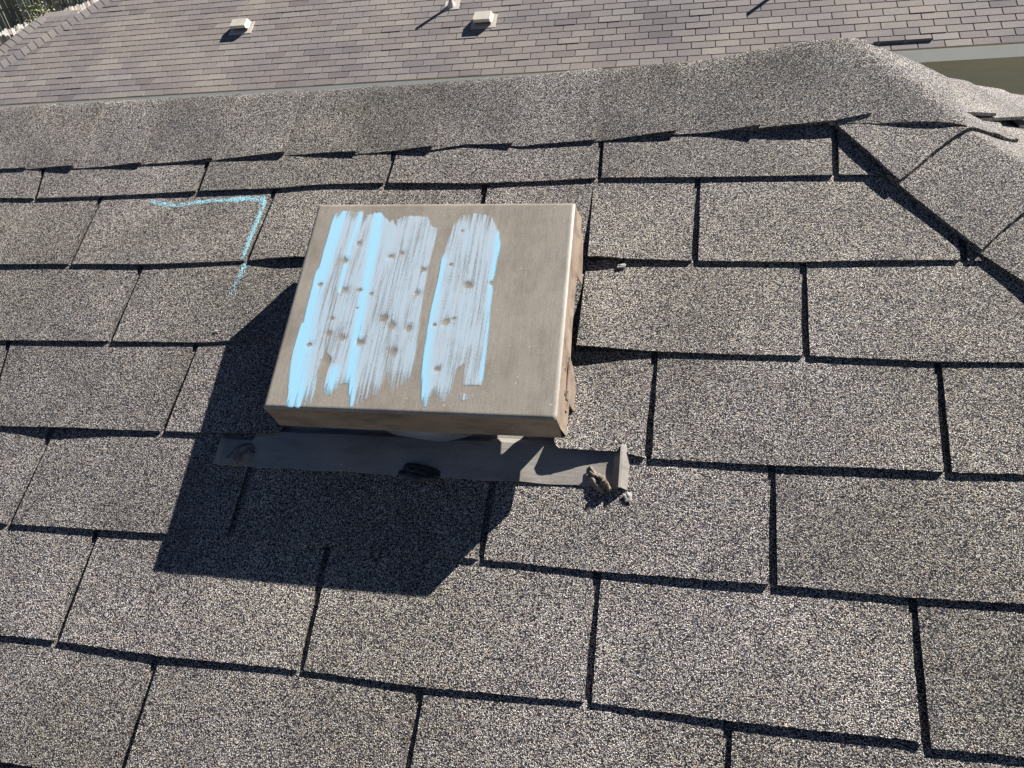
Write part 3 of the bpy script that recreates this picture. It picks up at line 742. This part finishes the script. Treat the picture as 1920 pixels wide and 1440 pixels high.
# back slopes so the roof is a closed volume
def back(p, dy): return (p[0], p[1] + dy, p[2] - dy * math.tan(NP))
R0, R1 = NW(-11.2, VR, 0), NW(1.9, VR, 0); run = VR * math.cos(NP)
B1, B0 = back(R1, run), back(R0, run)
E0, E1 = NW(left_lim(0), 0, 0), NW(1.9, 0, 0)
nr.poly([R0, R1, B1, B0, E1], [(3, 2, 1, 0), (1, 2, 4)], .5)
W0, W1 = NW(left_lim(VW), VW, 0), NW(hipA_u(VW), VW, 0)
B2 = (E0[0], E0[1] + 3.4, E0[2])
nr.poly([W0, W1, back(W1, 1.7), (W0[0], W0[1] + 1.8, W0[2] - .8), E0, B2], [(3, 2, 1, 0), (4, 0, 5)], .4)
nroof = nr.build('shingle_roof', M_FAR, nh)
def cap_line(a, b, w_, name, hgt=.018, side=None):
    mb = MB(); a = np.array(a, float); b = np.array(b, float); L = np.linalg.norm(b - a); d = (b - a) / L; pr = np.array([-d[1], d[0]]); n_ = int(L / .127)
    for i in range(n_):
        p0 = a + d * (i * .127); p1 = a + d * ((i + 1) * .127 + .012); tn = random.uniform(.55, .85)
        for (s0, s1) in ((-1, 0), (0, 1)):
            q = []
            for p, hh in ((p0, .008), (p1, .002)):
                for s in (s0, s1):
                    z = hgt * (1 - abs(s)) + hh; pp = p + pr * s * w_; q.append(NW(pp[0], pp[1], z))
            lo = [NW(*(p0 + pr * s * w_), hgt * (1 - abs(s)) - .012) for s in (s0, s1)]
            out = s0 if s0 == -1 else s1
            e0_ = NW(*(p0 + pr * out * w_), -.012); e1_ = NW(*(p1 + pr * out * w_), -.012)
            k = (0, 2) if out == s0 else (1, 3)
            mb.poly(q + lo + [e0_, e1_], [(0, 2, 3, 1), (0, 1, 5, 4), (k[0], 6, 7, k[1])], tn)
    return mb.build(name, M_FAR, nroof)
cap_line((hipA_u(0) + .0, 0), (-11.2, VR), .12, 'hip_cap', .02)
cap_line((left_lim(0), 0), (left_lim(VW) + .02, VW), .12, 'hip_cap', .02)
cap_line((left_lim(VW), VW), (hipA_u(VW) - .02, VW), .13, 'ridge_cap', .008)
cap_line((-11.2, VR), (1.9, VR), .13, 'ridge_cap', .03)
white = simple('white_trim', (.86, .87, .87), .5, .05, 2.0)
fa = MB()
def strip(mb, u0, u1, z0, z1, y0, y1):
    a = np.array(NW(u0, 0)); b = np.array(NW(u1, 0)); d = np.array([-sz_, cz, 0])
    P = []
    for p in (a, b):
        for y in (y0, y1):
            for z in (z0, z1): P.append(p + d * y + np.array([0, 0, z]))
    mb.poly(P, [(0, 1, 3, 2), (4, 6, 7, 5), (0, 4, 5, 1), (2, 3, 7, 6), (0, 2, 6, 4), (1, 5, 7, 3)])
strip(fa, left_lim(0) + .02, 1.88, -.165, -.008, .012, .034); fa.build('fascia', white, nh)
dm = MB(); strip(dm, left_lim(0) + .01, 1.89, -.012, .0045, -.006, .011); dm.build('drip_edge', simple('brown_drip_edge', (.30, .24, .19), .5, .1), nh)
sf = MB(); strip(sf, left_lim(0) + .03, 1.87, -.163, -.150, .036, .46); sf.build('soffit', white, nh)
wl = MB(); strip(wl, left_lim(0) + .46, 1.5, -2.63, -.165, .46, 6.0); wl.build('wall', simple('olive_siding', (.27, .26, .215), .75, .07, 2.5, (1, 1, 16), .3), nh)
wl = MB(); strip(wl, left_lim(0) + .40, left_lim(0) + .455, -2.63, -.165, .46, 3.3); wl.build('corner_board', white, nh)

# box vents on the neighbour's roof
M_FV = simple('cream_metal', (.47, .425, .36), .5, .12, 9.0)
M_FD = simple('brown_louver', (.10, .08, .065), .7, .2, 30.0)
def far_vent(uL, uR, vF, vB, label):
    cu, cv = (uL + uR) / 2, (vF + vB) / 2
    e = tag(empty('box_vent', NW(cu, cv, 0)), label, 'roof vent', 'small vents on the neighbouring roof')
    h = .115; mb = MB()
    top = [(uL, vF, h), (uR, vF, h), (uR, vB, h - .004), (uL, vB, h - .004)]
    lip = [(uL - .004, vF - .004, h - .045), (uR + .004, vF - .004, h - .045), (uR + .03, vB + .02, .03), (uL - .02, vB + .02, .03)]
    mid = [(uR + .026, vF + .03, .03), (uL - .016, vF + .03, .03)]
    P = [NW(*p) for p in top + lip + mid]
    # 0-3 top, 4-7 lip / rear foot, 8 right foot front, 9 left foot front
    mb.poly(P, [(0, 1, 2, 3), (4, 5, 1, 0), (1, 5, 8, 6, 2), (3, 2, 6, 7), (4, 0, 3, 7, 9)]); mb.build('hood', M_FV, e)
    b2 = MB(); q = [(uL + .012, vF + .03, .004), (uR - .004, vF + .03, .004), (uR - .004, vF + .03, h - .02), (uL + .012, vF + .03, h - .02)]
    b2.poly([NW(*p) for p in q], [(0, 1, 2, 3)])
    for k in range(4):
        z = .02 + k * .018; b2.poly([NW(*p) for p in [(uL + .012, vF + .02, z), (uR - .004, vF + .02, z), (uR - .004, vF + .029, z + .006), (uL + .012, vF + .029, z + .006)]], [(0, 1, 2, 3)])
    b2.build('louver', M_FD, e)
    f = MB(); a, b, c, d = uL - .055, uR + .075, vF - .055, vB + .05
    pts = [(a, c, .011), (b, c, .014), (b, d, .012), (a, d, .010), (a, c, .002), (b, c, .002), (b, d, .002), (a, d, .002)]
    f.poly([NW(*p) for p in pts], [(0, 1, 2, 3), (4, 5, 1, 0), (5, 6, 2, 1), (7, 4, 0, 3)]); f.build('flange', M_FV, e)
far_vent(-9.574, -9.335, 1.277, 1.44, 'cream box vent on the pale neighbouring roof, nearer its hip at the left')
far_vent(-5.70, -5.467, .997, 1.172, 'cream box vent on the pale neighbouring roof, beside the vent pipe')
def pipe(u, v, H, label):
    b = np.array(NW(u, v, .01)); e = tag(empty('vent_pipe', tuple(b)), label, 'vent pipe')
    def lathe(prof, name, m_, tilt=False):
        mb = MB(); n_ = 20; P = np.zeros((n_ + 1, len(prof), 3))
        for i in range(n_ + 1):
            a = i / n_ * 2 * math.pi
            for j, (r, z) in enumerate(prof): P[i, j] = b + np.array([r * math.cos(a), r * math.sin(a), z])
        mb.grid(P); mb.build(name, m_, e, smooth=True)
    lathe([(.027, -.05), (.027, H), (.022, H), (.022, H - .06)], 'pipe', M_FV)
    lathe([(.075, -.035), (.05, .02), (.032, .06), (.028, .075)], 'boot', M_FV)
    f = MB(); pts = [(u - .1, v - .1, .011), (u + .12, v - .1, .014), (u + .12, v + .1, .012), (u - .1, v + .1, .01)]
    pts += [(p[0], p[1], .002) for p in pts]
    f.poly([NW(*p) for p in pts], [(0, 1, 2, 3), (4, 5, 1, 0), (5, 6, 2, 1), (7, 4, 0, 3)]); f.build('flange', M_FV, e)
pipe(-6.116, 1.497, .31, 'slim cream vent pipe with a flared boot, cut by the top of the photo')
pipe(-1.456, 1.35, .35, 'vent pipe just above the photo whose thin shadow falls on the neighbouring roof')
rd = MB(); u0, u1, v0 = -.5, .175, .130
rd.poly([NW(*p) for p in [(u0, v0, .008), (u1, v0, .008), (u1, v0 + .002, .034), (u0, v0 + .002, .034), (u0, v0 + .004, .008), (u1, v0 + .004, .008)]], [(0, 1, 2, 3), (5, 4, 3, 2), (1, 5, 2), (4, 0, 3)])
tag(rd.build('rain_diverter', simple('dark_diverter', (.12, .11, .11), .6, .1)), 'thin dark metal rain diverter strip just above the white fascia', 'rain diverter')

# ================================================================== fences, shrub, ground
GZ = -5.02
gm, n, l, b = mat('yard_ground')
tc = N(n, 'ShaderNodeTexCoord'); ns = N(n, 'ShaderNodeTexNoise', i_Scale=1.2, i_Detail=8.0); l.new(tc.outputs['Object'], ns.inputs['Vector'])
r_ = ramp(n, [(.35, (.20, .20, .10)), (.55, (.30, .27, .19)), (.7, (.38, .34, .27))]); l.new(ns.outputs[0], r_.inputs[0]); l.new(r_.outputs[0], b.inputs['Base Color'])
b.inputs['Roughness'].default_value = .95
bu = N(n, 'ShaderNodeBump', i_Strength=.8, i_Distance=.03); n4 = N(n, 'ShaderNodeTexNoise', i_Scale=30.0, i_Detail=6.0); l.new(tc.outputs['Object'], n4.inputs['Vector']); l.new(n4.outputs[0], bu.inputs['Height']); l.new(bu.outputs[0], b.inputs['Normal'])
tag(link('ground', [(-200, -200, GZ), (200, -200, GZ), (200, 200, GZ), (-200, 200, GZ)], [(0, 1, 2, 3)], gm), kind='structure')

def wood_mat(name, stops):
    m, n, l, b = mat(name)
    at = N(n, 'ShaderNodeAttribute', attribute_name='tone'); r = ramp(n, stops); l.new(at.outputs['Fac'], r.inputs[0])
    tc = N(n, 'ShaderNodeTexCoord'); mp = N(n, 'ShaderNodeMapping'); mp.inputs['Scale'].default_value = (1, 1, .06); l.new(tc.outputs['Object'], mp.inputs[0])
    ns = N(n, 'ShaderNodeTexNoise', i_Scale=45.0, i_Detail=6.0); l.new(mp.outputs[0], ns.inputs['Vector'])
    r2 = ramp(n, [(.3, (.55, .55, .55)), (.7, (1.4, 1.4, 1.4))]); l.new(ns.outputs[0], r2.inputs[0])
    l.new(mixc(n, l, 1.0, r.outputs[0], r2.outputs[0], 'MULTIPLY'), b.inputs['Base Color']); b.inputs['Roughness'].default_value = .9
    return m
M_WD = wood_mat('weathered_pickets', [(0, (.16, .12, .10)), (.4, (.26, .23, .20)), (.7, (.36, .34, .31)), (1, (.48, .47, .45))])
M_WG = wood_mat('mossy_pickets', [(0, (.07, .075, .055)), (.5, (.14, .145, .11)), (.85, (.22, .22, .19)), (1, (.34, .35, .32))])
def fence(p0, p1, H, m_, label, seed):
    random.seed(seed); p0 = np.array(p0); p1 = np.array(p1); L = np.linalg.norm(p1 - p0); d = (p1 - p0) / L; nn = np.array([-d[1], d[0]])
    e = tag(empty('fence', (*p0, GZ)), label, 'fence'); mb = MB(); x = 0
    while x < L:
        wd = .135; g = random.uniform(.004, .022); h = H + random.uniform(-.025, .025); t = random.uniform(-.003, .003); lean = random.uniform(-.012, .012); tn = random.random()
        c = [(0, 0), (wd, 0), (wd + lean, h - .04), (wd - .03 + lean, h), (.03 + lean, h), (lean, h - .04)]
        pts = []
        for o_ in (-.009, .009):
            for (a, z) in c: q = p0 + d * (x + a) + nn * (o_ + t); pts.append((q[0], q[1], GZ + .03 + z))
        n_ = 6; mb.poly(pts, [tuple(range(n_)), tuple(range(2 * n_ - 1, n_ - 1, -1))] + [(i, (i + 1) % n_, n_ + (i + 1) % n_, n_ + i) for i in range(n_)], tn)
        x += wd + g
    mb.build('pickets', m_, e)
    for z in (.35, H * .55, H - .28):
        r = MB(); a = p0 + nn * .035; b_ = p1 + nn * .035
        P = []
        for p in (a, b_):
            for o_ in (-.02, .02):
                for dz in (-.04, .04): q = p + nn * o_; P.append((q[0], q[1], GZ + z + dz))
        r.poly(P, [(0, 1, 3, 2), (4, 6, 7, 5), (0, 4, 5, 1), (2, 3, 7, 6)], .4); r.build('rail', m_, e)
    x = 0
    while x <= L + .01:
        q = p0 + d * min(x, L) + nn * .10; r = MB(); r.box((q[0], q[1], GZ + H * .48), (.09, .09, H * .96), att=.3); r.build('post', m_, e); x += 2.4
fence((-19.3, 20.25), (-19.3, 29.0), 1.80, M_WD, 'sunlit weathered picket fence running away behind the neighbouring roof', 11)
fence((-19.25, 20.15), (-12.2, 20.15), 1.76, M_WD, 'shaded picket fence low at the left edge, its tops crossing the sunlit fence', 12)
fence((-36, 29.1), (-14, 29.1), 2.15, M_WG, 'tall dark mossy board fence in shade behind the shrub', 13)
# shrub growing over the sunlit fence
random.seed(21)
sh = tag(empty('shrub', (-19.0, 22.2, GZ)), 'sunlit leafy shrub growing over the top of the picket fence', 'shrub')
lm, n, l, b = mat('shrub_leaves'); at = N(n, 'ShaderNodeAttribute', attribute_name='tone')
r_ = ramp(n, [(0, (.10, .15, .05)), (.5, (.26, .32, .12)), (.85, (.50, .50, .28)), (1, (.7, .6, .45))]); l.new(at.outputs['Fac'], r_.inputs[0]); l.new(r_.outputs[0], b.inputs['Base Color']); b.inputs['Roughness'].default_value = .6
lv = MB(); stm = MB()
for k in range(20):
    y0 = 21.6 + random.random() * .7; base = np.array([-19.05 + random.uniform(-.1, .2), y0, GZ + .9])
    tip = base + np.array([random.uniform(-.5, .3), random.uniform(-.3, .6), random.uniform(1.0, 1.6)])
    for i in range(12):
        a = base + (tip - base) * i / 12; c = base + (tip - base) * (i + 1) / 12
        if i == 0: stm.poly([np.array([-19.0, 22.0, GZ]) - [.01, .01, 0], np.array([-19.0, 22.0, GZ]) + [.01, .01, 0], a + [.008, .008, 0], a - [.008, .008, 0]], [(0, 1, 2, 3)])
        o1 = np.array([.006, .006, 0]); stm.poly([a - o1, a + o1, c + o1, c - o1], [(0, 1, 2, 3)])
    for i in range(46):
        t = random.random() ** .7; c = base + (tip - base) * t + np.array([random.gauss(0, .09), random.gauss(0, .09), random.gauss(0, .07)])
        a1 = random.uniform(0, 6.28); e1 = np.array([math.cos(a1), math.sin(a1), random.uniform(-.4, .6)]); e1 /= np.linalg.norm(e1); e2 = np.cross(e1, [random.gauss(0, 1), random.gauss(0, 1), random.gauss(0, 1)]); e2 /= np.linalg.norm(e2)
        s = random.uniform(.02, .042); lv.poly([c - e1 * s, c + e2 * s * .5, c + e1 * s, c - e2 * s * .5], [(0, 1, 2, 3)], random.random())
lv.build('foliage', lm, sh); stm.build('stem', simple('shrub_stem', (.12, .08, .05), .8), sh)
